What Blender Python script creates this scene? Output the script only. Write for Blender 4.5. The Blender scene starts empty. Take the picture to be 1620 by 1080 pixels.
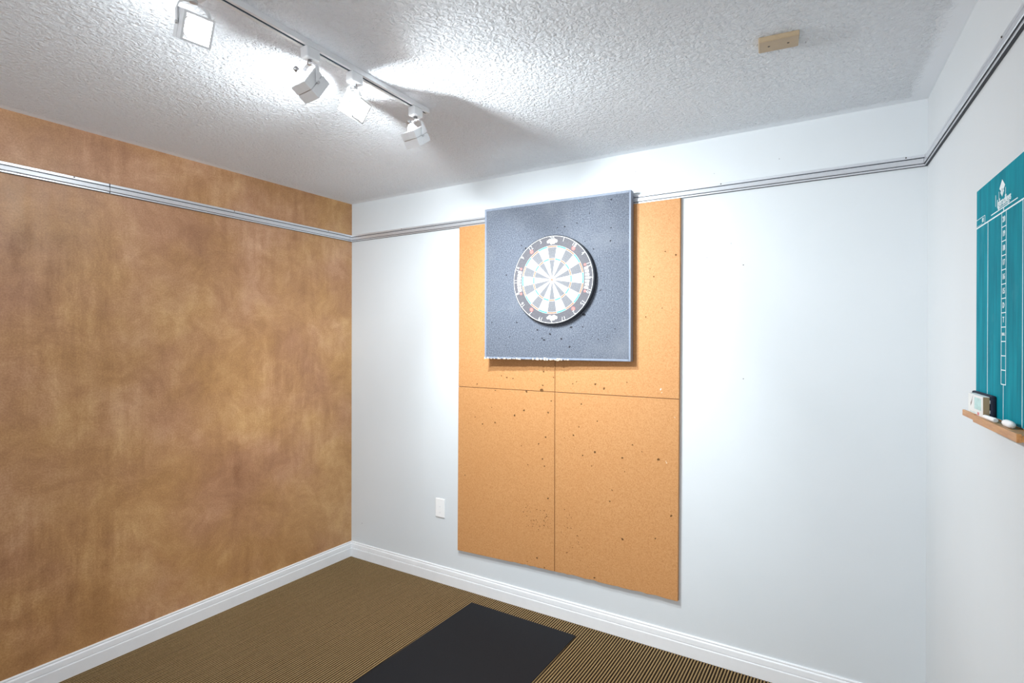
import bpy, bmesh, math, random
from mathutils import Vector, Matrix

# ------------------------------------------------------------------ camera, world, exposure
scene = bpy.context.scene
C = scene.collection
YAW, PITCH, ROLL = math.radians(-31.638), math.radians(-0.130), math.radians(0.128)
cam_data = bpy.data.cameras.new('camera')
cam_data.sensor_fit = 'HORIZONTAL'
cam_data.sensor_width = 36.0
cam_data.lens = 19.2026
cam_data.clip_start = 0.02
cam = bpy.data.objects.new('camera', cam_data)
C.objects.link(cam)
_f = Vector((math.sin(YAW)*math.cos(PITCH), math.cos(YAW)*math.cos(PITCH), math.sin(PITCH)))
_r = Vector((math.cos(YAW), -math.sin(YAW), 0.0))
_u = _r.cross(_f)
_r2 = _r*math.cos(ROLL) + _u*math.sin(ROLL)
_u2 = -_r*math.sin(ROLL) + _u*math.cos(ROLL)
_m = Matrix((_r2, _u2, -_f)).transposed().to_4x4()
_m.translation = Vector((2.8086, -2.5295, 1.43))
cam.matrix_world = _m
scene.camera = cam

world = bpy.data.worlds.new('world')
scene.world = world
world.use_nodes = True
world.node_tree.nodes['Background'].inputs[0].default_value = (0.86, 0.93, 1.0, 1)
world.node_tree.nodes['Background'].inputs[1].default_value = 1.75

vs = scene.view_settings
vs.view_transform = 'Standard'
vs.look = 'None'
vs.gamma = 1.0
vs.use_curve_mapping = False
vs.exposure = 0.68

BEAM_COLOR = (0.86, 0.95, 1.0)
# track heads: y position on the track, aim point, beam power, beam angle, blend, spill strength
HEADS = [
    dict(y=-1.790, aim=(3.00, -2.05, 1.35), power=5, angle=120, blend=0.8, spill=3, leak=2.5, lens=60,
         label='glaring square spotlight, leftmost on the ceiling track'),
    dict(y=-1.440, aim=(1.54, 0.00, 1.25), power=28, angle=66, blend=0.5, spill=40, leak=0, lens=25,
         label='white square track spotlight tilted rightwards, between the two glaring ones'),
    dict(y=-1.262, aim=(2.85, -0.85, 1.30), power=10, angle=130, blend=0.9, spill=6, leak=15, lens=70,
         label='glaring track spotlight between the two square heads turned away'),
    dict(y=-0.955, aim=(1.47, 0.00, 0.80), power=26, angle=86, blend=0.8, spill=33, leak=0, lens=25,
         label='white square spotlight hanging at the end of the track nearest the dartboard'),
]

# ------------------------------------------------------------------ room numbers
W, H, DEPTH = 3.0558, 2.328, 4.6
RW_A = 0.0611                       # the right wall is a little out of square
RAIL0, RAIL1 = 2.079, 2.121

# ------------------------------------------------------------------ helpers
def new_obj(name, me, mat=None, parent=None, loc=None, rot=None):
    o = bpy.data.objects.new(name, me)
    C.objects.link(o)
    if mat is not None:
        me.materials.append(mat)
    if parent is not None:
        o.parent = parent
    if loc is not None:
        o.location = loc
    if rot is not None:
        o.rotation_euler = rot
    return o

def tag(o, label=None, cat=None, group=None, kind=None):
    if label: o['label'] = label
    if cat: o['category'] = cat
    if group: o['group'] = group
    if kind: o['kind'] = kind
    return o

def empty(name, loc, rz=0.0):
    o = bpy.data.objects.new(name, None)
    o.empty_display_size = 0.05
    C.objects.link(o)
    o.location = loc
    o.rotation_euler = (0, 0, rz)
    return o

def pydata(name, verts, faces, smooth=False):
    me = bpy.data.meshes.new(name)
    me.from_pydata([tuple(v) for v in verts], [], faces)
    bm = bmesh.new(); bm.from_mesh(me)
    bmesh.ops.recalc_face_normals(bm, faces=bm.faces[:])
    bm.to_mesh(me); bm.free()
    if smooth:
        for p in me.polygons: p.use_smooth = True
    return me

def bm_mesh(name, bm, smooth=False):
    me = bpy.data.meshes.new(name)
    bmesh.ops.recalc_face_normals(bm, faces=bm.faces[:])
    bm.to_mesh(me); bm.free()
    if smooth:
        for p in me.polygons: p.use_smooth = True
    return me

def add_box(bm, x0, x1, y0, y1, z0, z1, bevel=0.0, seg=1):
    vs_ = [bm.verts.new((x, y, z)) for x in (x0, x1) for y in (y0, y1) for z in (z0, z1)]
    q = [(0,1,3,2), (4,6,7,5), (0,4,5,1), (2,3,7,6), (0,2,6,4), (1,5,7,3)]
    fs = [bm.faces.new([vs_[i] for i in f]) for f in q]
    if bevel > 0:
        es = list({e for f in fs for e in f.edges})
        bmesh.ops.bevel(bm, geom=es, offset=bevel, segments=seg, affect='EDGES', profile=0.5)

def box_mesh(name, x0, x1, y0, y1, z0, z1, bevel=0.0, seg=1):
    bm = bmesh.new()
    add_box(bm, x0, x1, y0, y1, z0, z1, bevel, seg)
    return bm_mesh(name, bm)

def lathe(name, prof, n=32, axis='Z', smooth=True):
    """prof: list of (r, h)"""
    verts, faces = [], []
    for r, h in prof:
        for k in range(n):
            a = 2*math.pi*k/n
            if axis == 'Z': verts.append((r*math.cos(a), r*math.sin(a), h))
            else: verts.append((r*math.cos(a), h, r*math.sin(a)))
    for i in range(len(prof)-1):
        for k in range(n):
            faces.append((i*n+k, i*n+(k+1) % n, (i+1)*n+(k+1) % n, (i+1)*n+k))
    if prof[0][0] > 1e-6: faces.append(tuple(range(n)))
    if prof[-1][0] > 1e-6: faces.append(tuple((len(prof)-1)*n+k for k in range(n)))
    me = pydata(name, verts, faces)
    if smooth:
        for p in me.polygons: p.use_smooth = len(p.vertices) == 4
    return me

def add_ring_sector(bm, r0, r1, a0, a1, y0, y1, n=3):
    """flat block of a ring in the XZ plane, thickness along Y (front is y0)"""
    rows = []
    for i in range(n+1):
        a = a0+(a1-a0)*i/n
        c, s = math.cos(a), math.sin(a)
        rows.append([bm.verts.new((r*c, y, r*s)) for r, y in ((r0, y0), (r1, y0), (r1, y1), (r0, y1))])
    for i in range(n):
        A, B = rows[i], rows[i+1]
        for k in range(4):
            bm.faces.new((A[k], A[(k+1) % 4], B[(k+1) % 4], B[k]))
    bm.faces.new(rows[0]); bm.faces.new(rows[-1][::-1])

def add_tube(bm, pts, r, n=8, closed=False):
    pts = [Vector(p) for p in pts]
    rings = []
    N = len(pts)
    for i, p in enumerate(pts):
        if closed: t = pts[(i+1) % N]-pts[i-1]
        else: t = pts[min(i+1, N-1)]-pts[max(i-1, 0)]
        t.normalize()
        ref = Vector((0, 1, 0)) if abs(t.y) < 0.9 else Vector((1, 0, 0))
        a = t.cross(ref).normalized(); b = t.cross(a)
        rings.append([bm.verts.new(p+a*r*math.cos(2*math.pi*k/n)+b*r*math.sin(2*math.pi*k/n)) for k in range(n)])
    M = N if closed else N-1
    for i in range(M):
        A, B = rings[i], rings[(i+1) % N]
        for k in range(n):
            bm.faces.new((A[k], A[(k+1) % n], B[(k+1) % n], B[k]))
    if not closed:
        bm.faces.new(rings[0]); bm.faces.new(rings[-1][::-1])

def extrude_profile(name, prof, length, m0=0.0, m1=0.0):
    """prof: closed loop of (d, z), d = distance from the wall; runs along local X, front is -Y; mitred ends"""
    verts = [(d*m0, -d, z) for d, z in prof]+[(length-d*m1, -d, z) for d, z in prof]
    n = len(prof)
    faces = [(i, (i+1) % n, n+(i+1) % n, n+i) for i in range(n)]
    faces += [tuple(range(n)), tuple(range(2*n-1, n-1, -1))]
    return pydata(name, verts, faces)

def text_mesh(s, size, depth=0.0004, width=1.0, bold=0.0):
    """letters standing in the XZ plane, reading along +X, front towards -Y, centred"""
    cu = bpy.data.curves.new('lettering', 'FONT')
    cu.body = s; cu.size = size; cu.align_x = 'CENTER'; cu.align_y = 'CENTER'
    cu.extrude = depth; cu.resolution_u = 2; cu.offset = bold
    ob = bpy.data.objects.new('lettering', cu)
    C.objects.link(ob)
    dg = bpy.context.evaluated_depsgraph_get()
    me = bpy.data.meshes.new_from_object(ob.evaluated_get(dg))
    bpy.data.objects.remove(ob); bpy.data.curves.remove(cu)
    me.materials.clear()
    for v in me.vertices:
        x, y, z = v.co
        v.co = (x*width, -z, y)
    return me

def join_text_into(bm, me, loc, rot=0.0):
    """add a text mesh to bm at (x, y, z), rotated in the XZ plane"""
    c, s = math.cos(rot), math.sin(rot)
    vs_ = [bm.verts.new((loc[0]+v.co.x*c-v.co.z*s, loc[1]+v.co.y, loc[2]+v.co.x*s+v.co.z*c)) for v in me.vertices]
    for p in me.polygons:
        try: bm.faces.new([vs_[i] for i in p.vertices])
        except ValueError: pass

# ------------------------------------------------------------------ materials
class NT:
    def __init__(self, name):
        self.m = bpy.data.materials.new(name)
        self.m.use_nodes = True
        self.t = self.m.node_tree
        self.b = self.t.nodes['Principled BSDF']
    def n(self, kind, **kw):
        nd = self.t.nodes.new(kind)
        for k, v in kw.items():
            if k in nd.bl_rna.properties: setattr(nd, k, v)
            else: nd.inputs[k].default_value = v
        return nd
    def l(self, a, b): self.t.links.new(a, b)
    def coords(self, scale=(1, 1, 1)):
        tc = self.n('ShaderNodeTexCoord')
        mp = self.n('ShaderNodeMapping')
        mp.inputs['Scale'].default_value = scale
        self.l(tc.outputs['Object'], mp.inputs['Vector'])
        return mp.outputs['Vector']
    def noise(self, vec, scale, detail=4, rough=0.6):
        nd = self.n('ShaderNodeTexNoise')
        nd.inputs['Scale'].default_value = scale
        nd.inputs['Detail'].default_value = detail
        nd.inputs['Roughness'].default_value = rough
        self.l(vec, nd.inputs['Vector'])
        return nd.outputs['Fac']
    def ramp(self, fac, stops):
        r = self.n('ShaderNodeValToRGB')
        el = r.color_ramp.elements
        while len(el) < len(stops): el.new(0.5)
        for e, (p, c) in zip(el, stops):
            e.position = p; e.color = (*c, 1) if len(c) == 3 else c
        self.l(fac, r.inputs['Fac'])
        return r.outputs['Color']
    def mix(self, a, b, fac, mode='MIX'):
        nd = self.n('ShaderNodeMix', data_type='RGBA', blend_type=mode)
        for sock, v in ((nd.inputs[6], a), (nd.inputs[7], b), (nd.inputs[0], fac)):
            if isinstance(v, bpy.types.NodeSocket): self.l(v, sock)
            elif isinstance(v, tuple): sock.default_value = (*v, 1)
            else: sock.default_value = v
        return nd.outputs[2]
    def math(self, op, a, b=None, c=None):
        nd = self.n('ShaderNodeMath', operation=op)
        for i, v in enumerate((a, b, c)):
            if v is None: continue
            if isinstance(v, bpy.types.NodeSocket): self.l(v, nd.inputs[i])
            else: nd.inputs[i].default_value = v
        return nd.outputs[0]
    def bump(self, h, strength, dist):
        nd = self.n('ShaderNodeBump')
        nd.inputs['Strength'].default_value = strength
        nd.inputs['Distance'].default_value = dist
        self.l(h, nd.inputs['Height'])
        self.l(nd.outputs['Normal'], self.b.inputs['Normal'])
    def color(self, c):
        if isinstance(c, tuple): self.b.inputs['Base Color'].default_value = (*c, 1)
        else: self.l(c, self.b.inputs['Base Color'])
    def set(self, **kw):
        for k, v in kw.items(): self.b.inputs[k.replace('_', ' ')].default_value = v
        return self

def plain(name, col, rough=0.5, var=0.06, scale=40, metallic=0.0, bump=0.0, spec=0.5):
    t = NT(name)
    v = t.coords()
    nz = t.noise(v, scale)
    dark = tuple(c*(1-var) for c in col); light = tuple(min(1, c*(1+var)) for c in col)
    t.color(t.ramp(nz, [(0.3, dark), (0.7, light)]))
    t.set(Roughness=rough, Metallic=metallic)
    t.b.inputs['Specular IOR Level'].default_value = spec
    if bump: t.bump(nz, bump, 0.002)
    return t.m

def mat_white_wall():
    t = NT('white_wall_paint')
    v = t.coords()
    big = t.noise(v, 1.6, 3)
    t.color(t.ramp(big, [(0.3, (0.63, 0.655, 0.67)), (0.7, (0.66, 0.68, 0.695))]))
    t.set(Roughness=0.6)
    t.b.inputs['Specular IOR Level'].default_value = 0.25
    t.bump(t.noise(v, 140, 3), 0.12, 0.0015)
    return t.m

def mat_brown_wall():
    t = NT('suede_effect_paint')
    v = t.coords()
    warp = t.n('ShaderNodeTexNoise'); warp.inputs['Scale'].default_value = 2.5; warp.inputs['Detail'].default_value = 3
    t.l(v, warp.inputs['Vector'])
    vm = t.n('ShaderNodeVectorMath', operation='MULTIPLY_ADD')
    t.l(warp.outputs['Color'], vm.inputs[0]); vm.inputs[1].default_value = (0.35, 0.35, 0.35); t.l(v, vm.inputs[2])
    patches = t.noise(vm.outputs[0], 2.4, 6, 0.62)
    stre = t.noise(t.coords((11, 1, 1.6)), 1.5, 5, 0.65)
    where = t.ramp(t.noise(t.coords((1, 1, 1)), 1.1, 2), [(0.45, (0, 0, 0)), (0.62, (1, 1, 1))])
    fine = t.noise(v, 150, 5, 0.8)
    brush = t.noise(vm.outputs[0], 14, 5, 0.7)
    s1 = t.math('MULTIPLY', patches, 0.40)
    st = t.math('MULTIPLY', t.math('SUBTRACT', stre, 0.5), where)
    s2 = t.math('MULTIPLY_ADD', st, 0.34, s1)
    s3 = t.math('MULTIPLY_ADD', brush, 0.22, s2)
    s4 = t.math('MULTIPLY_ADD', fine, 0.38, s3)
    col = t.ramp(s4, [(0.36, (0.275, 0.128, 0.046)), (0.50, (0.44, 0.232, 0.092)), (0.64, (0.65, 0.40, 0.185))])
    hue = t.noise(v, 1.7, 3)
    col = t.mix(col, t.mix(col, (0.95, 0.92, 1.2), 1.0, 'MULTIPLY'), t.ramp(hue, [(0.40, (0, 0, 0)), (0.62, (1, 1, 1))]))
    t.color(col)
    r = t.math('MULTIPLY_ADD', stre, -0.35, 0.62)
    t.l(r, t.b.inputs['Roughness'])
    t.b.inputs['Specular IOR Level'].default_value = 0.45
    t.bump(t.math('ADD', fine, t.math('MULTIPLY', stre, 0.6)), 0.12, 0.002)
    return t.m

def mat_ceiling():
    t = NT('stippled_ceiling_plaster')
    tc = t.n('ShaderNodeTexCoord')
    v = tc.outputs['Object']
    sx = t.n('ShaderNodeSeparateXYZ'); t.l(v, sx.inputs[0])
    # the plasterer left a smooth margin beside every wall
    right = t.math('SUBTRACT', t.math('MULTIPLY_ADD', sx.outputs[1], -math.tan(RW_A), W), sx.outputs[0])
    back = t.math('MULTIPLY_ADD', sx.outputs[1], -1.4, 0.0)
    d = t.math('MINIMUM', t.math('MINIMUM', t.math('MULTIPLY', sx.outputs[0], 1.6), back), right)
    wob = t.noise(v, 25, 2)
    d2 = t.math('MULTIPLY_ADD', wob, -0.05, d)
    mr = t.n('ShaderNodeMapRange'); mr.inputs[1].default_value = 0.015; mr.inputs[2].default_value = 0.05
    t.l(d2, mr.inputs[0])
    vo = t.n('ShaderNodeTexVoronoi', feature='SMOOTH_F1')
    vo.inputs['Scale'].default_value = 76; vo.inputs['Smoothness'].default_value = 0.6
    warp = t.n('ShaderNodeTexNoise'); warp.inputs['Scale'].default_value = 45; warp.inputs['Detail'].default_value = 2
    t.l(v, warp.inputs['Vector'])
    vm = t.n('ShaderNodeVectorMath', operation='MULTIPLY_ADD')
    t.l(warp.outputs['Color'], vm.inputs[0]); vm.inputs[1].default_value = (0.03, 0.03, 0.03); t.l(v, vm.inputs[2])
    t.l(vm.outputs[0], vo.inputs['Vector'])
    n1 = t.noise(vm.outputs[0], 120, 4, 0.65)
    h = t.math('ADD', t.math('MULTIPLY', vo.outputs['Distance'], -0.9), n1)
    h = t.math('MULTIPLY', h, mr.outputs[0])
    t.color((0.90, 0.93, 0.97))
    t.set(Roughness=0.75)
    t.b.inputs['Specular IOR Level'].default_value = 0.2
    t.bump(h, 0.85, 0.012)
    return t.m

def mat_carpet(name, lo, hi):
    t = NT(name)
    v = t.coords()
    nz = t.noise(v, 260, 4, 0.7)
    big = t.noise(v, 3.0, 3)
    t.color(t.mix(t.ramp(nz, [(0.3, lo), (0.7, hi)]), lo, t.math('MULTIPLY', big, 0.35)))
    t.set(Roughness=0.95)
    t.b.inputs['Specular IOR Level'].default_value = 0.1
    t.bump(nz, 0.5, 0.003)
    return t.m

def mat_fibreboard():
    t = NT('tan_fibreboard')
    v = t.coords()
    fleck = t.noise(v, 190, 5, 0.75)
    big = t.noise(v, 4, 4)
    c = t.ramp(fleck, [(0.30, (0.37, 0.155, 0.05)), (0.48, (0.52, 0.25, 0.092)), (0.72, (0.64, 0.36, 0.165))])
    c = t.mix(c, (0.49, 0.215, 0.07), t.math('MULTIPLY', big, 0.55))
    t.color(c)
    t.set(Roughness=0.62)
    t.b.inputs['Specular IOR Level'].default_value = 0.35
    t.bump(fleck, 0.15, 0.0015)
    return t.m

def mat_foam():
    t = NT('grey_foam')
    v = t.coords()
    sp = t.noise(v, 170, 5, 0.85)
    cloud = t.noise(v, 4.5, 4, 0.6)
    c = t.ramp(sp, [(0.36, (0.045, 0.052, 0.07)), (0.52, (0.115, 0.128, 0.16)), (0.68, (0.25, 0.265, 0.30))])
    c = t.mix(c, (0.19, 0.20, 0.225), t.ramp(cloud, [(0.5, (0, 0, 0)), (0.75, (0.5, 0.5, 0.5))]))
    t.color(c)
    t.set(Roughness=0.75)
    t.b.inputs['Specular IOR Level'].default_value = 0.3
    t.bump(sp, 0.25, 0.0015)
    return t.m

def mat_chalkboard():
    t = NT('teal_chalkboard')
    v = t.coords((14, 1, 1.6))
    sm = t.noise(v, 3.0, 4, 0.6)
    blot = t.noise(t.coords(), 9, 3)
    c = t.ramp(sm, [(0.3, (0.0, 0.165, 0.225)), (0.55, (0.0, 0.235, 0.305)), (0.8, (0.003, 0.32, 0.39))])
    c = t.mix(c, (0.10, 0.36, 0.42), t.ramp(blot, [(0.60, (0, 0, 0)), (0.80, (0.4, 0.4, 0.4))]))
    t.color(c)
    t.set(Roughness=0.7)
    t.b.inputs['Specular IOR Level'].default_value = 0.12
    return t.m

def mat_wood(name, lo, hi):
    t = NT(name)
    v = t.coords((1.2, 14, 14))
    nz = t.noise(v, 12, 5, 0.65)
    t.color(t.ramp(nz, [(0.3, lo), (0.7, hi)]))
    t.set(Roughness=0.38)
    return t.m

def mat_emit(name, col, strength):
    t = NT(name)
    t.color((0.9, 0.9, 0.9))
    t.b.inputs['Emission Color'].default_value = (*col, 1)
    t.b.inputs['Emission Strength'].default_value = strength
    return t.m

def mat_glass(name):
    t = NT(name)
    t.color((0.93, 0.96, 1.0))
    t.set(Roughness=0.12)
    t.b.inputs['Transmission Weight'].default_value = 0.85
    t.b.inputs['IOR'].default_value = 1.3
    return t.m

M = dict(
    wall=mat_white_wall(), brown=mat_brown_wall(), ceil=mat_ceiling(),
    base=plain('white_trim_gloss_paint', (0.80, 0.80, 0.81), 0.35, 0.02, 15),
    rail=plain('satin_aluminium_rail', (0.66, 0.67, 0.70), 0.34, 0.03, 60, metallic=0.6),
    dark=plain('rail_shade_and_joint', (0.035, 0.04, 0.05), 0.6),
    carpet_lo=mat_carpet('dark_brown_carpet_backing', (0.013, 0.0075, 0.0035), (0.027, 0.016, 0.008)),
    carpet_hi=mat_carpet('tan_carpet_loops', (0.23, 0.145, 0.062), (0.43, 0.295, 0.15)),
    fibre=mat_fibreboard(), foam=mat_foam(),
    trim=plain('grey_foam_edging', (0.20, 0.23, 0.29), 0.55, 0.12, 70),
    hole=plain('dart_hole_dark', (0.016, 0.016, 0.022), 0.9),
    hole_tan=plain('dart_hole_brown', (0.13, 0.055, 0.012), 0.9, 0.3, 90),
    scuff=plain('pale_scuff', (0.78, 0.66, 0.52), 0.8),
    d_black=plain('sisal_charcoal', (0.145, 0.145, 0.155), 0.8, 0.25, 300),
    d_white=plain('sisal_cream', (0.78, 0.77, 0.71), 0.75, 0.06, 300),
    d_red=plain('sisal_red', (0.62, 0.15, 0.085), 0.75, 0.15, 300),
    d_green=plain('sisal_green', (0.05, 0.42, 0.30), 0.75, 0.15, 300),
    d_band=plain('dartboard_number_band', (0.085, 0.08, 0.09), 0.7, 0.2, 200),
    d_rim=plain('dartboard_rim_black', (0.03, 0.032, 0.04), 0.6),
    wire=plain('white_wire', (0.82, 0.82, 0.80), 0.35),
    d_pink=plain('faded_red_print', (0.62, 0.16, 0.14), 0.7, 0.2, 200),
    mat=plain('black_rubber', (0.009, 0.0095, 0.012), 0.7, 0.35, 500, bump=0.2, spec=0.2),
    plate=plain('ivory_plastic', (0.84, 0.83, 0.82), 0.35, 0.01),
    beige=plain('beige_plate', (0.47, 0.35, 0.22), 0.45, 0.06, 30),
    screw=plain('dark_screw', (0.06, 0.045, 0.035), 0.5),
    lampw=plain('white_lamp_enamel', (0.80, 0.81, 0.82), 0.32, 0.02),
    slot=plain('track_slot', (0.015, 0.05, 0.085), 0.5),
    glass=mat_glass('bulb_glass'),
    chrome=plain('bulb_cap', (0.55, 0.55, 0.56), 0.3, 0.05, 40, metallic=0.9),
    board=mat_chalkboard(),
    bedge=plain('board_edge_white', (0.75, 0.76, 0.77), 0.6),
    print=plain('white_board_print', (0.80, 0.88, 0.90), 0.6, 0.05, 200),
    wood=mat_wood('honey_pine', (0.42, 0.17, 0.045), (0.60, 0.29, 0.09)),
    card=plain('white_card', (0.74, 0.74, 0.72), 0.6, 0.04, 60),
    card_in=plain('kraft_card', (0.36, 0.25, 0.14), 0.8),
    p_green=plain('pale_green_print', (0.45, 0.64, 0.62), 0.6, 0.15, 80),
    p_dark=plain('dark_print', (0.16, 0.11, 0.10), 0.6),
    p_red=plain('red_print', (0.60, 0.18, 0.20), 0.6),
    navy=plain('navy_felt', (0.012, 0.018, 0.035), 0.9, 0.3, 200),
    chalk=plain('white_chalk', (0.86, 0.85, 0.84), 0.9, 0.03),
)

# ------------------------------------------------------------------ room shell
RW_ROT = -(math.pi/2-RW_A)
RWL = DEPTH/math.cos(RW_A)
XB = W+math.tan(RW_A)*DEPTH          # right wall x at the rear
T = 0.10

def struct(o):
    o['kind'] = 'structure'
    return o

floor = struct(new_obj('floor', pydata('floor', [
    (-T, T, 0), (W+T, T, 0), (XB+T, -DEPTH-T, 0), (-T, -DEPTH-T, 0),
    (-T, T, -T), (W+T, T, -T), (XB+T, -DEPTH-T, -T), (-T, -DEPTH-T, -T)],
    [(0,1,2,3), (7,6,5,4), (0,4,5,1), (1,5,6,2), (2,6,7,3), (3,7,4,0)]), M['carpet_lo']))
# corrugated loop rows of the carpet, all running towards the dartboard wall
PITCH_R = 0.01288
rv, rf = [], []
x = 0.014
random.seed(4)
while x < XB-0.02:
    y_front = -0.016
    if x > W-0.02: y_front = -(x-W+0.03)/math.tan(RW_A)
    prof = [(-0.0029, 0.0), (-0.0025, 0.0013), (-0.0011, 0.0020), (0.0011, 0.0020), (0.0025, 0.0013), (0.0029, 0.0)]
    ny = 30
    b0 = len(rv)
    for j in range(ny+1):
        f = j/ny
        yy = y_front+(-DEPTH+0.02-y_front)*f**1.5
        dx = random.uniform(-0.0005, 0.0005)
        for px, pz in prof:
            rv.append((x+px+dx, yy, pz))
    for j in range(ny):
        for k in range(5):
            a = b0+j*6+k
            rf.append((a, a+1, a+7, a+6))
    x += PITCH_R
me = bpy.data.meshes.new('carpet_ribs'); me.from_pydata(rv, [], rf)
for p in me.polygons: p.use_smooth = True
ribs = new_obj('carpet_ribs', me, M['carpet_hi'], floor)
tag(ribs, 'tan looped rows of ribbed carpet', kind='stuff')

struct(new_obj('ceiling', pydata('ceiling', [
    (-T, T, H), (W+T, T, H), (XB+T, -DEPTH-T, H), (-T, -DEPTH-T, H),
    (-T, T, H+T), (W+T, T, H+T), (XB+T, -DEPTH-T, H+T), (-T, -DEPTH-T, H+T)],
    [(0,1,2,3), (7,6,5,4), (0,4,5,1), (1,5,6,2), (2,6,7,3), (3,7,4,0)]), M['ceil']))

wall_back = struct(new_obj('wall_back', box_mesh('wall_back', 0, W, 0, T, 0, H), M['wall']))
wall_left = struct(new_obj('wall_left', box_mesh('wall_left', 0, DEPTH+T, 0, T, 0, H), M['brown'],
                           loc=(0, -DEPTH, 0), rot=(0, 0, math.pi/2)))
wall_right = struct(new_obj('wall_right', box_mesh('wall_right', 0, RWL, 0, T, 0, H), M['wall'],
                            loc=(W, 0, 0), rot=(0, 0, RW_ROT)))
# rear wall left out so even world light comes in as soft fill

# nail holes left in the white wall
bm = bmesh.new()
for x, z, r in ((2.4214, 1.757, 2.4), (2.4228, 1.266, 2.2), (2.372, 1.854, 1.5), (2.27, 1.80, 1.2), (1.94, 2.235, 1.5),
                (2.56, 2.19, 1.5), (0.10, 0.23, 2.2), (2.30, 2.17, 1.2)):
    add_ring_sector(bm, 0.0002, r*0.001, 0, 2*math.pi, -0.0006, 0.0, 8)
    bm.verts.ensure_lookup_table()
    for v in bm.verts[-36:]: v.co.x += x; v.co.z += z
tag(new_obj('nail_holes', bm_mesh('nail_holes', bm), M['screw'], wall_back), 'small dark nail holes', kind='stuff')

# baseboards: flat face, groove, sloped moulding with a bead on top
BASE = [(0, 0), (0.015, 0), (0.015, 0.055), (0.0135, 0.0575), (0.0095, 0.0585), (0.0095, 0.0605), (0.0125, 0.062),
        (0.0110, 0.083), (0.0085, 0.0865), (0.0060, 0.0870), (0.0060, 0.0885), (0.0072, 0.091), (0.0072, 0.0945), (0.0050, 0.0975), (0, 0.0975)]
struct(new_obj('baseboard_back', extrude_profile('baseboard_back', BASE, W, 1, 1), M['base']))
struct(new_obj('baseboard_left', extrude_profile('baseboard_left', BASE, DEPTH, 0, 1), M['base'],
               loc=(0, -DEPTH, 0), rot=(0, 0, math.pi/2)))
struct(new_obj('baseboard_right', extrude_profile('baseboard_right', BASE, RWL, 1, 0), M['base'],
               loc=(W, 0, 0), rot=(0, 0, RW_ROT)))

# picture rail: a slotted metal strip round the room
def rail(name, length, m0, m1, loc, rz, screws, joints=()):
    z0, z1 = RAIL0, RAIL1
    prof = [(0, z0), (0.0085, z0), (0.0095, z0+0.0012), (0.0095, z0+0.0064), (0.0050, z0+0.0066), (0.0050, z0+0.0084),
            (0.0125, z0+0.0086), (0.0135, z0+0.0105), (0.0125, z0+0.0255), (0.0115, z0+0.0270), (0.0030, z0+0.0272),
            (0.0030, z0+0.0312), (0.0095, z0+0.0314), (0.0095, z1-0.001), (0.0085, z1), (0, z1)]
    r = struct(new_obj(name, extrude_profile(name, prof, length, m0, m1), M['rail'], loc=loc, rot=(0, 0, rz)))
    for d, za, zb in ((0.0122, z0+0.0066, z0+0.0087), (0.0070, z0+0.0271, z0+0.0315), (0.0084, z0-0.0008, z0+0.0001)):  # dark strips paint in the shade of both slots and below the lip
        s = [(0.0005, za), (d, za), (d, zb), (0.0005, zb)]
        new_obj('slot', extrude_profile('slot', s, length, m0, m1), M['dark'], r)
    for sx in screws:
        new_obj('screw', lathe('screw', [(0.0001, -0.0115), (0.0022, -0.0112), (0.0028, -0.0093)], 10, 'Y'), M['screw'], r,
                loc=(sx, 0, z1-0.004))
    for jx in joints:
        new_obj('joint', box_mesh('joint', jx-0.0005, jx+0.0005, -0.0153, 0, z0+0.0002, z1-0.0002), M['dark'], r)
    return r
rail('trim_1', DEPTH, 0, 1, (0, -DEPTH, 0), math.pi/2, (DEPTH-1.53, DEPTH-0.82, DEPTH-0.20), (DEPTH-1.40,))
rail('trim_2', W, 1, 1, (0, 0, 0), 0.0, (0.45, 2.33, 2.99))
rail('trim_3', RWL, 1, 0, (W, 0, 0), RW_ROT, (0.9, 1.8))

# ------------------------------------------------------------------ ceiling track with its heads
def track_x(y): return 1.406+0.022*(-(y+0.95))
TH, TW = 0.017, 0.0150
y_end, y_start = -0.895, -2.75
tr = empty('ceiling_track', (track_x(y_end), y_end, H-TH), 0.0)
tr.rotation_euler = (0, 0, math.atan(0.022))
L = abs(y_start-y_end)
bm = bmesh.new()
for x0, x1, z0, z1 in ((-TW, -0.0048, 0, 0.0022), (0.0048, TW, 0, 0.0022), (-TW, -TW+0.002, 0.0022, TH), (TW-0.002, TW, 0.0022, TH), (-TW+0.002, TW-0.002, TH-0.002, TH)):
    add_box(bm, x0, x1, -L, 0, z0, z1)
new_obj('channel', bm_mesh('channel', bm), M['lampw'], tr)
new_obj('slot', box_mesh('slot', -0.0115, 0.0115, -L+0.003, -0.004, 0.0035, 0.0055), M['slot'], tr)
new_obj('end_cap', box_mesh('end_cap', -TW-0.0008, TW+0.0008, -0.001, 0.007, -0.0006, TH, 0.0012), M['lampw'], tr)
tag(tr, 'long white lighting track fixed to the stippled ceiling', 'track')

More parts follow.
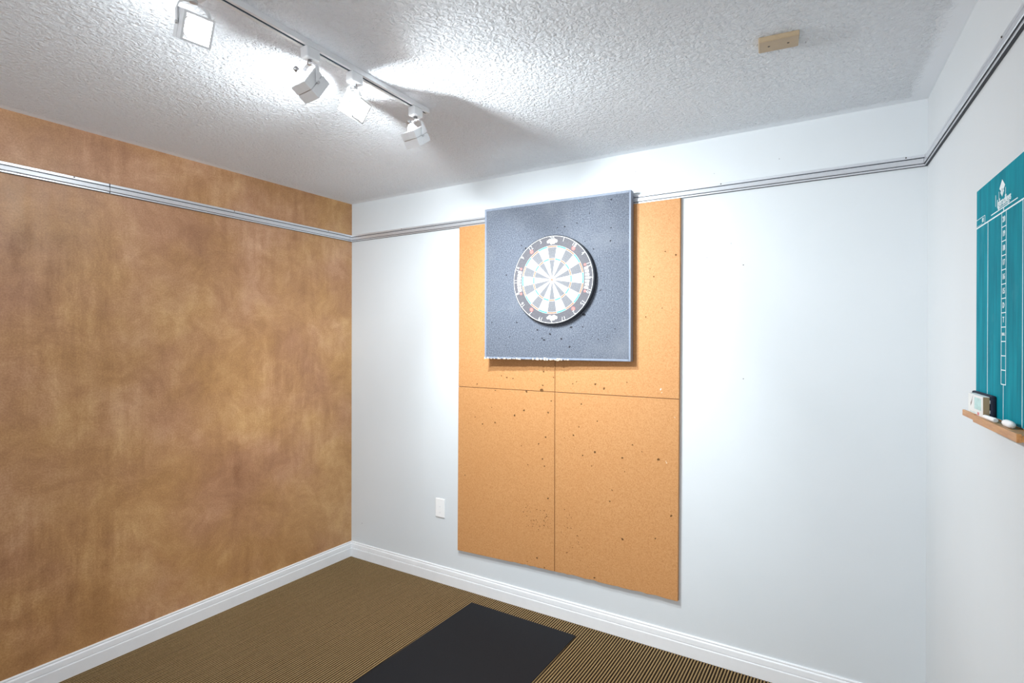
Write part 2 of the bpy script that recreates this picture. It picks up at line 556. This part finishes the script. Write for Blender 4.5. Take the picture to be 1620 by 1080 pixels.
head_meshes = {}
def make_head(cfg):
    y = cfg['y']; xh = track_x(y)
    root = empty('track_spotlight', (xh, y, H-TH), 0.0)
    tag(root, cfg['label'], 'spotlight', 'spotlights on the ceiling track')
    G = head_meshes
    if not G:
        G['adapter'] = box_mesh('adapter', -0.0155, 0.0155, -0.024, 0.024, -0.034, 0.0, 0.0035, 2)
        G['swivel'] = lathe('swivel', [(0.007, -0.033), (0.007, -0.041), (0.010, -0.043), (0.010, -0.047), (0.004, -0.049)], 16)
        bm = bmesh.new()                       # U-shaped strap, spans local X
        pts = [(-0.0385, -0.112), (-0.0385, -0.075), (-0.034, -0.060), (-0.022, -0.0495), (-0.010, -0.046),
               (0.010, -0.046), (0.022, -0.0495), (0.034, -0.060), (0.0385, -0.075), (0.0385, -0.112)]
        rows = []
        for i, (px, pz) in enumerate(pts):
            a = Vector((pts[min(i+1, 9)][0]-pts[max(i-1, 0)][0], pts[min(i+1, 9)][1]-pts[max(i-1, 0)][1])).normalized()
            nx, nz = -a.y*0.0011, a.x*0.0011
            rows.append([bm.verts.new(c) for c in ((px+nx, -0.0055, pz+nz), (px+nx, 0.0055, pz+nz), (px-nx, 0.0055, pz-nz), (px-nx, -0.0055, pz-nz))])
        for i in range(9):
            for k in range(4):
                bm.faces.new((rows[i][k], rows[i][(k+1) % 4], rows[i+1][(k+1) % 4], rows[i+1][k]))
        bm.faces.new(rows[0]); bm.faces.new(rows[-1][::-1])
        G['yoke'] = bm_mesh('yoke', bm)
        def square_ring(name, z0, z1, o=0.0345, i=0.0290):
            bm = bmesh.new()
            add_box(bm, -o, o, -o, -i, z0, z1); add_box(bm, -o, o, i, o, z0, z1)
            add_box(bm, -o, -i, -i, i, z0, z1); add_box(bm, i, o, -i, i, z0, z1)
            return bm_mesh(name, bm)
        # housing local frame: beam leaves along -Z
        G['rear_ring'] = square_ring('rear_ring', 0.001, 0.027)
        G['front_ring'] = square_ring('front_ring', -0.031, -0.002)
        G['gasket'] = square_ring('gasket', -0.002, 0.001, 0.0325, 0.0285)
        G['reflector'] = lathe('reflector', [(0.008, 0.048), (0.013, 0.044), (0.020, 0.030), (0.0255, 0.010), (0.0275, -0.016)], 28)
        G['reflector'].polygons[-1]
        G['cap'] = lathe('bulb_cap', [(0.0001, 0.064), (0.006, 0.063), (0.008, 0.058), (0.008, 0.046)], 16)
        G['lens'] = lathe('lens', [(0.0001, -0.0285), (0.014, -0.0270), (0.0275, -0.0215), (0.0285, -0.017)], 28)
        G['pivot'] = lathe('pivot_screw', [(0.0001, 0.0), (0.004, 0.0), (0.0045, 0.002), (0.0045, 0.005)], 12)
    def part(n, mat, parent=root):
        me = G[n]
        if not me.materials: me.materials.append(mat)
        o = bpy.data.objects.new(me.name.split('.')[0], me); C.objects.link(o); o.parent = parent
        return o
    part('adapter', M['lampw']); 
    pivot = Vector((0, 0, -0.110))
    aim = Vector(cfg['aim'])-Vector((xh, y, H-TH))-pivot
    az = math.atan2(aim.y, aim.x)
    part('swivel', M['chrome'])
    yk = part('yoke', M['lampw']); yk.rotation_euler = (0, 0, az-math.pi/2)
    # housing orientation: local -Z along aim, local X horizontal (the pivot axis)
    zax = -aim.normalized(); xax = Vector((math.sin(az), -math.cos(az), 0)); yax = zax.cross(xax)
    R = Matrix((xax, yax, zax)).transposed().to_4x4()
    R.translation = pivot
    hs = part('front_ring', M['lampw']); hs.matrix_local = R
    for n, mt in (('rear_ring', M['lampw']), ('gasket', M['chrome']), ('reflector', M['glass']), ('cap', M['chrome'])):
        o = part(n, mt); o.matrix_local = R
    lm = mat_emit('glowing_lens', (1.0, 0.985, 0.97), cfg['lens'])
    lens_me = G['lens'].copy(); lens_me.materials.clear(); lens_me.materials.append(lm)
    lo = bpy.data.objects.new('lens', lens_me); C.objects.link(lo); lo.parent = root; lo.matrix_local = R
    lo['label'] = 'glowing lamp lens'
    for s in (-1, 1):
        o = part('pivot', M['chrome'])
        o.matrix_local = R @ Matrix.Translation((s*0.0395, 0, -0.002)) @ Matrix.Rotation(s*math.pi/2, 4, 'Y') @ Matrix.Translation((0, 0, -0.003))
    # the beam, the wide spill past the front ring, and the light a dichroic bulb leaks backwards
    for nm, en, ang, bl, rad, back in (('beam', cfg['power'], cfg['angle'], cfg['blend'], 0.008, False),
                                       ('spill', cfg['spill'], 152, 0.6, 0.010, False),
                                       ('leak', cfg['leak'], 150, 1.0, 0.015, True)):
        if en <= 0: continue
        ld = bpy.data.lights.new(nm, 'SPOT')
        ld.energy = en; ld.color = BEAM_COLOR
        ld.spot_size = math.radians(ang); ld.spot_blend = bl; ld.shadow_soft_size = rad
        b = bpy.data.objects.new(nm, ld); C.objects.link(b); b.parent = root
        if back:                                        # level, away from the beam
            zl = Vector((math.cos(az), math.sin(az), 0.12)).normalized()
            Rl = Matrix((xax, zl.cross(xax), zl)).transposed().to_4x4()
            Rl.translation = (R @ Matrix.Translation((0, 0, 0.066+rad))).translation
            b.matrix_local = Rl
        else: b.matrix_local = R @ Matrix.Translation((0, 0, -0.034-rad))
    return root
for cfg in HEADS: make_head(cfg)

# ------------------------------------------------------------------ fibreboard panels behind the dartboard
PT = 0.018
PAN = [(1.446,1.169,7.2),(1.353,1.158,4.7),(1.338,1.057,4.0),(1.278,1.026,4.3),(1.153,0.977,4.0),(1.069,0.963,3.2),(1.483,1.055,4.3),(1.469,0.926,3.6),(1.427,0.888,3.6),(1.450,0.811,2.9),(1.462,0.775,2.9),(1.627,0.951,3.2),(1.657,0.996,2.5),(1.670,1.111,3.2),(1.745,1.214,4.3),(1.791,1.195,4.3),(1.744,0.879,4.3),(1.678,0.855,2.7),(1.886,0.867,3.6),(2.060,0.880,4.7),(1.936,0.934,2.9),(1.898,0.802,2.2),(1.834,0.704,2.5),(1.823,0.648,3.2),(2.120,0.628,4.3),(1.886,0.477,4.3),(1.483,0.610,3.2),(1.419,0.288,3.2),(1.463,0.246,2.9),(1.743,0.258,3.2),(1.451,1.195,3.2),(1.194,1.236,3.2),(1.229,1.228,3.2),(1.268,1.223,2.9),(1.032,1.184,2.9),(1.154,1.154,2.9),(1.907,1.230,2.5),(1.756,1.033,2.5),(1.130,1.058,2.2),(1.501,1.117,2.9),(1.019,0.997,2.2),(1.322,0.867,2.2),(1.363,0.770,2.2),(0.949,0.660,2.5),(1.579,0.568,2.2),(1.577,0.934,1.8),(1.982,0.906,2.2),(1.727,0.808,2.2),(2.047,0.510,2.9),(1.360,0.256,2.2),(1.513,1.239,2.9),(1.643,1.222,2.2),(1.623,1.211,2.2),(1.456,1.266,3.6),
       (2.089,1.840,2.7),(2.138,1.820,3.6),(2.018,1.765,1.8),(2.036,1.728,2.5),(1.998,1.541,2.5),(2.075,1.580,1.8)]
FOAM = [(1.842,2.102,2.9),(1.733,2.049,2.2),(1.601,1.997,3.6),(1.561,1.996,2.5),(1.667,2.008,2.5),(1.702,2.021,1.8),(1.842,1.968,2.5),(1.839,1.906,2.9),(1.709,1.914,1.8),(1.265,1.775,2.9),(1.790,1.672,2.9),(1.329,1.523,2.9),(1.637,1.495,4.0),(1.586,1.437,3.6),(1.629,1.397,3.6),(1.522,1.461,4.3),(1.477,1.440,3.2),(1.450,1.483,3.2),(1.488,1.432,3.6),(1.705,1.556,5.8),(1.288,1.449,2.2),(1.426,1.435,2.2),(1.221,1.440,1.8),(1.748,1.450,1.8),(1.780,1.435,2.2),(1.801,1.430,1.8),(1.698,1.497,2.2),(1.263,1.401,1.8),(1.864,1.485,2.2),(1.177,1.525,2.2),(1.357,1.923,2.5),(1.380,1.907,3.2),(1.368,1.898,2.2),(1.823,1.445,1.8),(1.502,1.996,1.8),(1.455,1.952,1.8),(1.412,1.967,1.8),(1.793,1.741,1.8),(1.754,1.873,2.5),(1.527,1.483,1.8)]

def add_pit(bm, x, y, z, r, rng, el=1.0):
    """ragged dart hole: a torn rim lying on the face"""
    n = 7
    a0 = rng.random()*6.28
    tilt = rng.uniform(-0.9, 0.9)
    c = bm.verts.new((x, y-0.0002, z))
    ring = []
    for k in range(n):
        a = a0+2*math.pi*k/n
        rr = r*rng.uniform(0.6, 1.15)
        u, w = rr*math.cos(a)*el, rr*math.sin(a)
        ring.append(bm.verts.new((x+u*math.cos(tilt)-w*math.sin(tilt), y-0.0004, z+u*math.sin(tilt)+w*math.cos(tilt))))
    for k in range(n):
        bm.faces.new((c, ring[k], ring[(k+1) % n]))

X0, XM, X1 = (0.896, 0.904), 1.5215, (2.150, 2.157)     # (bottom, top)
ZB, ZS, ZT = (0.222, 0.239, 0.243), 1.1632, 2.0775
def lx(pair, z): return pair[0]+(pair[1]-pair[0])*(z-ZB[0])/(ZT-ZB[0])
def zb(x): return ZB[0]+(ZB[1]-ZB[0])*(x-X0[0])/(XM-X0[0]) if x < XM else ZB[1]+(ZB[2]-ZB[1])*(x-XM)/(X1[0]-XM)
rng = random.Random(11)
GAP = 0.0012
def panel(name, label, left, lower):
    """outline in XZ, clockwise from the lower left; lower edge of the lower panels is chipped"""
    zt = ZS-GAP if lower else ZT
    xa = lambda z: lx(X0, z) if left else XM+GAP
    xb = lambda z: XM-GAP if left else lx(X1, z)
    outline = []
    if lower:
        n = 26
        for i in range(n+1):
            f = i/n
            x = xa(ZB[0])+(xb(ZB[0])-xa(ZB[0]))*f
            chip = 0.0
            if 1.25 < x < 2.1 and 0 < i < n: chip = max(0, rng.uniform(-0.004, 0.005))
            outline.append((x, zb(x)+chip))
    else:
        outline += [(xa(ZS), ZS+GAP), (xb(ZS), ZS+GAP)]
    outline += [(xb(zt), zt), (xa(zt), zt)]
    n = len(outline)
    cx = sum(p[0] for p in outline)/n; base = min(p[1] for p in outline)
    e = 0.0012
    bm = bmesh.new()
    back = [bm.verts.new((px-cx, 0, pz-base)) for px, pz in outline]
    mx, mz = (xa(zt)+xb(zt))/2, (zt+base)/2
    mid = [bm.verts.new((px-cx, -PT+e, pz-base)) for px, pz in outline]
    front = [bm.verts.new((px-cx-math.copysign(e, px-mx), -PT, pz-base-math.copysign(e, pz-mz))) for px, pz in outline]
    for A, B in ((back, mid), (mid, front)):
        for i in range(n): bm.faces.new((A[i], A[(i+1) % n], B[(i+1) % n], B[i]))
    bm.faces.new(front); bm.faces.new(back[::-1])
    o = new_obj(name, bm_mesh(name, bm), M['fibre'], loc=(cx, -0.0005, base))
    tag(o, label, 'panel', 'fibreboard panels around the dartboard')
    bm = bmesh.new()
    for x, z, r in PAN:
        if (x < XM) == left and (z < ZS) == lower:
            add_pit(bm, x-cx, -PT, z-base, r*0.0014, rng, 1.2)
    if lower:
        # the roughed-up patch where missed darts bounced
        spots = [(1.46, 0.50, 0.035, 26), (1.40, 0.47, 0.02, 8), (1.36, 0.52, 0.025, 10)] if left else [(1.60, 0.50, 0.03, 10), (1.65, 0.40, 0.04, 12)]
        for sx, sz, sr, m in spots:
            for _ in range(m):
                add_pit(bm, sx+rng.gauss(0, sr)*0.7-cx if abs(sx-XM) > 0.05 else sx-cx+rng.uniform(-sr, sr), -PT, sz+rng.gauss(0, sr)-base, rng.uniform(0.0010, 0.0024), rng, 2.2)
        for _ in range(14):
            add_pit(bm, rng.uniform(xa(0.5)+0.03, xb(0.5)-0.03)-cx, -PT, rng.uniform(0.4, 1.1)-base, rng.uniform(0.0007, 0.0013), rng)
    if len(bm.verts):
        tag(new_obj('dart_holes', bm_mesh('dart_holes', bm), M['hole_tan'], o), 'brown dart holes', kind='stuff')
    else: bm.free()
    if not left:
        for x, z, r in ([(2.070, 1.205, 6), (2.075, 1.190, 3)] if not lower else [(2.098, 0.868, 4), (2.095, 0.875, 3), (2.135, 1.08, 3)]):
            bm = bmesh.new()
            add_pit(bm, x-cx, -PT, z-base, r*0.001, rng, 0.5)
            new_obj('scuff_mark', bm_mesh('scuff_mark', bm), M['scuff'], o)
    return o
panel('fibreboard_panel', 'upper left tan fibreboard panel, mostly hidden behind the grey dartboard surround', True, False)
panel('fibreboard_panel', 'upper right tan fibreboard panel showing along the right side of the dartboard surround', False, False)
panel('fibreboard_panel', 'lower left tan fibreboard panel full of dart holes with a worn patch', True, True)
panel('fibreboard_panel', 'lower right tan fibreboard panel with a few dart holes below the dartboard', False, True)

# ------------------------------------------------------------------ grey foam surround
FA = math.atan(0.030/0.809)
FX, FY, FZ = 1.5355, -0.073, 1.331
FW, FH, FT = 0.405, 0.805, 0.036
fs = empty('dartboard_surround', (FX, FY, FZ), FA)
tag(fs, 'square grey foam backboard with pale edging hung over the fibreboard panels', 'backboard')
foam = new_obj('foam_board', box_mesh('foam_board', -FW+0.010, FW-0.010, 0, FT, 0.010, FH-0.010), M['foam'], fs)
for x0, x1, z0, z1 in ((-FW, -FW+0.010, 0.0, FH), (FW-0.010, FW, 0.0, FH), (-FW+0.010, FW-0.010, 0.0, 0.010), (-FW+0.010, FW-0.010, FH-0.012, FH)):
    new_obj('edge_strip', box_mesh('edge_strip', x0, x1, -0.002, FT, z0, z1, 0.002, 2), M['trim'], fs)
# torn fibres along the bottom edge
bm = bmesh.new()
rng = random.Random(3)
for k in range(70):
    x = rng.uniform(-FW, 0.10)
    s = rng.uniform(0.001, 0.0032)*(1.5 if abs(x+0.03) < 0.06 else 1)
    add_box(bm, x-s, x+s, -0.004, 0.001, 0.001-s*rng.uniform(0.2, 1.2), 0.001+s*rng.uniform(0.3, 2.5))
tag(new_obj('torn_fibres', bm_mesh('torn_fibres', bm), M['scuff'], fs), 'pale torn fibres along the lower edge', kind='stuff')
bm = bmesh.new()
ca, sa = math.cos(FA), math.sin(FA)
for x, z, r in FOAM:
    add_pit(bm, (x-FX)/ca, 0, z-FZ, r*0.0013, rng, 1.5)
for _ in range(150):
    x, z = rng.uniform(-FW+0.03, FW-0.03), rng.uniform(0.03, FH-0.04)
    if (x-0.0125)**2+(z-0.402)**2 < 0.228**2 or rng.random() < abs(x)/0.6: continue
    add_pit(bm, x, 0, z, rng.uniform(0.0006, 0.0014), rng, 1.6)
tag(new_obj('dart_holes', bm_mesh('dart_holes', bm), M['hole'], foam), 'dark dart holes in the foam', kind='stuff')

# ------------------------------------------------------------------ dartboard
DX = 0.010
db = empty('dartboard', (FX+DX*ca+0.001*sa, FY+DX*sa-0.001*ca, 1.733), FA)
tag(db, 'round bristle dartboard with cream and charcoal segments, red and green rings, white number ring', 'dartboard')
DT, RIM = 0.026, 0.2235
new_obj('rim', lathe('rim', [(RIM-0.003, 0.0), (RIM, -0.002), (RIM, -DT+0.003), (RIM-0.003, -DT), (0.17, -DT), (0.16, -DT+0.004), (0.0001, -DT+0.004)], 96, 'Y', smooth=False), M['d_rim'], db)
bm = bmesh.new(); add_ring_sector(bm, 0.1705, RIM-0.006, 0, 2*math.pi, -DT-0.0012, -DT+0.002, 96)
bmesh.ops.remove_doubles(bm, verts=bm.verts[:], dist=1e-6)
band = new_obj('number_band', bm_mesh('number_band', bm), M['d_band'], db)
order = [20, 1, 18, 4, 13, 6, 10, 15, 2, 17, 3, 19, 7, 16, 8, 11, 14, 9, 12, 5]
seg = math.radians(18)
yf, yb = -DT-0.0015, -DT+0.003
shapes = {}
for nm, r0, r1, n in (('inner_single', 0.0165, 0.0985, 2), ('treble', 0.0995, 0.1068, 2), ('outer_single', 0.1078, 0.1615, 3), ('double', 0.1625, 0.1698, 3)):
    pair = []
    for mt in range(2):
        bm = bmesh.new()
        add_ring_sector(bm, r0, r1, math.pi/2-seg/2+0.0022, math.pi/2+seg/2-0.0022, yf, yb, n)
        m_ = bm_mesh(nm, bm)
        m_.materials.append((M['d_black'], M['d_white'])[mt] if 'single' in nm else (M['d_red'], M['d_green'])[mt])
        pair.append(m_)
    shapes[nm] = pair
for i in range(20):
    for nm in shapes:
        o = bpy.data.objects.new(nm+'_segment', shapes[nm][i % 2]); C.objects.link(o)
        o.parent = db; o.rotation_euler = (0, i*seg, 0)
bm = bmesh.new(); add_ring_sector(bm, 0.0068, 0.0160, 0, 2*math.pi, yf, yb, 28)
new_obj('outer_bull', bm_mesh('outer_bull', bm), M['p_green'], db)
new_obj('bullseye', lathe('bullseye', [(0.0001, yf), (0.0062, yf), (0.0062, yb)], 20, 'Y'), M['d_red'], db)
bm = bmesh.new()
def circ(r, y, n=72): return [(r*math.cos(2*math.pi*k/n), y, r*math.sin(2*math.pi*k/n)) for k in range(n)]
for r in (0.0064, 0.0163, 0.0990, 0.1073, 0.1620, 0.1703): add_tube(bm, circ(r, yf-0.0004), 0.0006, 5, True)
for i in range(20):
    a = math.pi/2+seg/2+i*seg
    add_tube(bm, [(0.0163*math.cos(a), yf-0.0004, 0.0163*math.sin(a)), (0.1715*math.cos(a), yf-0.0004, 0.1715*math.sin(a))], 0.0006, 5)
new_obj('spider_wire', bm_mesh('spider_wire', bm), M['wire'], db)
bm = bmesh.new()
add_tube(bm, circ(0.2170, -DT-0.0026, 96), 0.0013, 6, True)
nring = new_obj('number_ring', bm_mesh('number_ring', bm, True), M['wire'], db)
for i, num in enumerate(order):
    a = math.pi/2-i*seg
    flip = 0
    rot = a-math.pi/2
    nm_ = text_mesh(str(num), 0.030, 0.0006, 0.85, -0.0006)
    bm = bmesh.new()
    join_text_into(bm, nm_, (0.2035*math.cos(a), -DT-0.0026, 0.2035*math.sin(a)), rot)
    bpy.data.meshes.remove(nm_)
    new_obj('numeral', bm_mesh('numeral', bm), M['wire'], nring)
# prints on the number band: pale badges at top and bottom, block lettering at the sides, red rosettes
rng = random.Random(8)
for s in (1, -1):
    bm = bmesh.new()
    for px, pz, r in ((-0.022, 0.000, 0.0075), (-0.012, 0.004, 0.0095), (0.0, 0.000, 0.0105), (0.011, 0.005, 0.0095), (0.022, 0.001, 0.0078), (-0.004, -0.006, 0.008), (0.008, -0.005, 0.008)):
        n0 = len(bm.verts)
        add_ring_sector(bm, 0.0003, r, 0, 2*math.pi, -DT-0.0019-0.00003*len(bm.faces)/50, -DT-0.001, 14)
        bm.verts.ensure_lookup_table()
        for v in bm.verts[n0:]: v.co.x += px; v.co.z += pz+s*0.1905
    new_obj('printed_badge', bm_mesh('printed_badge', bm), M['d_white'], band)
for s in (-1, 1):
    bm = bmesh.new()
    for k in range(-3, 4):
        a = (0 if s > 0 else math.pi)+k*0.085
        add_ring_sector(bm, 0.1775, 0.1985, a-0.031, a+0.031, -DT-0.0019, -DT-0.001, 2)
    new_obj('printed_lettering', bm_mesh('printed_lettering', bm), M['d_white'], band)
for ang in (52, 128, 232, 308, 20, 160, 200, 340):
    bm = bmesh.new()
    big = ang in (52, 128, 232, 308)
    a = math.radians(ang)
    n = 9; r = 0.0125 if big else 0.008
    cxr, czr = 0.187*math.cos(a), 0.187*math.sin(a)
    add_vs = []
    c0 = bm.verts.new((cxr, -DT-0.0020, czr))
    for k in range(n*2):
        rr = r*(1.0 if k % 2 else 0.55)
        add_vs.append(bm.verts.new((cxr+rr*math.cos(math.pi*k/n), -DT-0.0018, czr+rr*math.sin(math.pi*k/n))))
    for k in range(n*2): bm.faces.new((c0, add_vs[k], add_vs[(k+1) % (2*n)]))
    new_obj('printed_rosette', bm_mesh('printed_rosette', bm), M['d_pink'], band)

# ------------------------------------------------------------------ wall plate low on the white wall
wp = empty('wall_plate', (0.7565, 0.0, 0.384))
tag(wp, 'small white blank wall plate low on the white wall', 'wall plate')
cover = new_obj('cover', box_mesh('cover', -0.034, 0.034, -0.0065, 0.0, 0.0, 0.110, 0.0025, 2), M['plate'], wp)
for z in (0.028, 0.062):
    new_obj('screw', lathe('screw', [(0.0001, -0.0074), (0.0024, -0.0072), (0.003, -0.0062)], 12, 'Y'), M['rail'], cover, loc=(0, 0, z))

# ------------------------------------------------------------------ beige cover plate on the ceiling
cp = empty('ceiling_plate', (2.628, -0.727, H), math.radians(7))
tag(cp, 'small beige rectangular cover plate screwed to the ceiling', 'cover plate')
cover = new_obj('cover', box_mesh('cover', -0.054, 0.054, -0.034, 0.034, -0.016, 0.0, 0.002, 1), M['beige'], cp)
for x in (-0.026, 0.026):
    new_obj('screw', lathe('screw', [(0.0001, -0.0172), (0.003, -0.0168), (0.0036, -0.0155)], 12), M['screw'], cover, loc=(x, 0, 0))

# ------------------------------------------------------------------ rubber mat
rm = new_obj('rubber_mat', box_mesh('rubber_mat', -0.3125, 0.3125, -2.36, 0, 0, 0.0045, 0.0012), M['mat'],
             loc=(1.380, -0.122, 0.0025), rot=(0, 0, math.radians(-0.6)))
tag(rm, 'long black rubber mat on the ribbed carpet below the dartboard', 'mat')

# ------------------------------------------------------------------ teal scoreboard on the right wall
def on_right(t, z): return (W+math.sin(RW_A)*t, -math.cos(RW_A)*t, z)
B0, B1, BZ0, BZ1, BT = 0.712, 1.150, 1.2535, 1.8145, 0.012
BC = (B0+B1)/2
sb = empty('scoreboard', on_right(BC, BZ0), RW_ROT)
tag(sb, 'teal chalk scoreboard with white printed grid and numbers on the right wall', 'scoreboard')
hw, hh = (B1-B0)/2, BZ1-BZ0
bm = bmesh.new(); add_box(bm, -hw, hw, -BT+0.0008, -0.0005, 0, hh)
new_obj('backing', bm_mesh('backing', bm), M['bedge'], sb)
surf = new_obj('writing_surface', box_mesh('writing_surface', -hw+0.0015, hw-0.0015, -BT, -BT+0.001, 0.001, hh-0.002), M['board'], sb)
bm = bmesh.new()
yp = -BT-0.0004
def line(x0, x1, z0, z1): add_box(bm, x0, x1, yp, -BT+0.0002, z0-BZ0, z1-BZ0)
line(-hw+0.002, hw-0.002, 1.7160, 1.7192)                           # header rule
line(-0.094, 0.088, 1.7262, 1.7284)                                 # rule below the logo
line(-0.0045, -0.0005, 1.7192, 1.7262)
line(-hw+0.002, -0.144, 1.7375, 1.7387); line(-hw+0.002, -0.168, 1.7212, 1.7219); line(-0.1455, -0.144, 1.7192, 1.7387)
for x in (-0.119, 0.119): line(x-0.0011, x+0.0011, BZ0+0.002, 1.716)
rows = [1.7160-0.0318*k for k in range(13)]
for x in (-0.0155, 0.0155): line(x-0.0009, x+0.0009, rows[-1], 1.716)
for z in rows[1:]: line(-0.0155, 0.0155, z-0.0010, z+0.0010)
line(-0.0009, 0.0009, BZ0+0.002, rows[-1])
new_obj('printed_grid', bm_mesh('printed_grid', bm), M['print'], surf)
def letter(s, x, z, size, width=1.0, name='printed_number', bold=0.0003):
    me = text_mesh(s, size, 0.0003, width, bold)
    new_obj(name, me, M['print'], surf, loc=(x, yp, z-BZ0))
letter('01', -0.160, 1.7290, 0.0145, 1.0)
for k, s in enumerate(('20', '19', '18', '17', '16', '15', 'D', 'T', 'BULL')):
    letter(s, 0.0, rows[k]-0.0159, 0.0175 if k < 8 else 0.0085, 0.95)
letter('lgbradleys', 0.0, 1.7425, 0.0255, 0.93, 'printed_logo', 0.0004)
bm = bmesh.new()
def poly(pts):
    bm.faces.new([bm.verts.new((px, yp-0.0001, pz-BZ0)) for px, pz in pts])
cxl = -0.012
poly([(cxl, 1.7915), (cxl+0.020, 1.7745), (cxl+0.006, 1.7655), (cxl, 1.7720), (cxl-0.006, 1.7655), (cxl-0.020, 1.7745)])
poly([(cxl-0.0125, 1.7640), (cxl, 1.7530), (cxl-0.0015, 1.7685), (cxl-0.006, 1.7690)])
poly([(cxl+0.0125, 1.7640), (cxl+0.006, 1.7690), (cxl+0.0015, 1.7685), (cxl, 1.7530)])
poly([(-0.060, 1.7665), (-0.0570, 1.7665), (-0.0570, 1.7400), (-0.060, 1.7400)])
poly([(cxl-0.024, 1.7690), (cxl-0.0215, 1.7690), (cxl-0.0215, 1.7500), (cxl-0.024, 1.7500)])
poly([(cxl+0.0215, 1.7690), (cxl+0.024, 1.7690), (cxl+0.024, 1.7500), (cxl+0.0215, 1.7500)])
poly([(-0.040, 1.7330), (0.040, 1.7330), (0.040, 1.7320), (-0.040, 1.7320)])
poly([(-0.040, 1.7312), (0.040, 1.7312), (0.040, 1.7302), (-0.040, 1.7302)])
new_obj('printed_emblem', bm_mesh('printed_emblem', bm), M['print'], surf)

# wooden chalk tray under the board
TD = 0.046
T0, T1 = 0.735, 1.147
tray = empty('chalk_tray', on_right((T0+T1)/2, 1.2390), RW_ROT)
tag(tray, 'honey coloured wooden chalk tray below the teal scoreboard', 'tray')
tw = (T1-T0)/2
new_obj('shelf', box_mesh('shelf', -tw, tw, -TD+0.008, -0.0005, 0.0, 0.0125, 0.0006), M['wood'], tray)
new_obj('front_lip', box_mesh('front_lip', -tw+0.108, tw, -TD, -TD+0.0081, -0.0010, 0.0160, 0.001, 2), M['wood'], tray)
new_obj('front_lip', box_mesh('front_lip', -tw, -tw+0.1078, -TD+0.0022, -TD+0.0081, 0.0022, 0.0172, 0.001, 2), M['wood'], tray)

ZTR = 1.2390+0.0125
# chalk box
cb = empty('chalk_box', on_right(0.822, ZTR), RW_ROT)
tag(cb, 'small white card chalk box standing on the wooden tray', 'box')
carton = new_obj('carton', box_mesh('carton', -0.062, 0.062, -0.0370, -0.0245, 0, 0.0500, 0.0004), M['card'], cb)
new_obj('end_flap', box_mesh('end_flap', 0.0600, 0.0632, -0.0362, -0.0250, 0.001, 0.0490), M['card_in'], cb)
for nm, x0, x1, z0, z1, mt in (('printed_panel', -0.006, 0.050, 0.016, 0.044, M['p_green']), ('printed_mark', 0.020, 0.034, 0.004, 0.0105, M['p_red']),
                              ('printed_line', -0.045, 0.010, 0.0060, 0.0075, M['p_green'])):
    new_obj(nm, box_mesh(nm, x0, x1, -0.0373, -0.0368, z0, z1), mt, carton)
bm = bmesh.new()
st = [(-0.040, 0.020), (-0.033, 0.026), (-0.022, 0.043), (-0.020, 0.046), (-0.026, 0.038), (-0.040, 0.027)]
fa = [bm.verts.new((a, -0.0373, b)) for a, b in st]; fb = [bm.verts.new((a, -0.0369, b)) for a, b in st]
bm.faces.new(fa); bm.faces.new(fb[::-1])
for i in range(6): bm.faces.new((fa[i], fb[i], fb[(i+1) % 6], fa[(i+1) % 6]))
new_obj('printed_picture', bm_mesh('printed_picture', bm), M['p_dark'], carton)

# eraser leaning on the board behind the box
er = empty('board_eraser', on_right(0.805, ZTR), RW_ROT)
tag(er, 'navy felt board eraser with two pale straps, leaning behind the chalk box', 'eraser')
felt = new_obj('felt_block', box_mesh('felt_block', -0.080, 0.082, -0.0235, -0.0125, 0, 0.0535, 0.004, 3), M['navy'], er)
for z in (0.0155, 0.0385):
    new_obj('strap', box_mesh('strap', 0.030, 0.0795, -0.0244, -0.0232, z-0.0038, z+0.0038, 0.0004), M['chalk'], felt)

# chalk sticks
ch = new_obj('chalk_stick', lathe('chalk_stick', [(0.0030, -0.036), (0.0045, -0.034), (0.0052, 0.034), (0.0040, 0.036)], 16), M['chalk'],
             loc=Vector(on_right(0.922, ZTR+0.0053))+Vector((-math.cos(RW_A), -math.sin(RW_A), 0))*0.0325)
ch.rotation_euler = (math.pi/2, 0, RW_ROT+math.pi/2+0.04)
tag(ch, 'long white chalk stick lying beside the chalk box', 'chalk')
ch2 = new_obj('chalk_stub', lathe('chalk_stub', [(0.0020, -0.024), (0.0060, -0.022), (0.0076, -0.012), (0.0078, 0.010), (0.0064, 0.021), (0.0020, 0.024)], 18), M['chalk'],
              loc=Vector(on_right(1.030, ZTR+0.0079))+Vector((-math.cos(RW_A), -math.sin(RW_A), 0))*0.0280)
ch2.rotation_euler = (math.pi/2, 0, RW_ROT+math.pi/2)
tag(ch2, 'thick rounded white chalk stub at the open part of the tray', 'chalk')
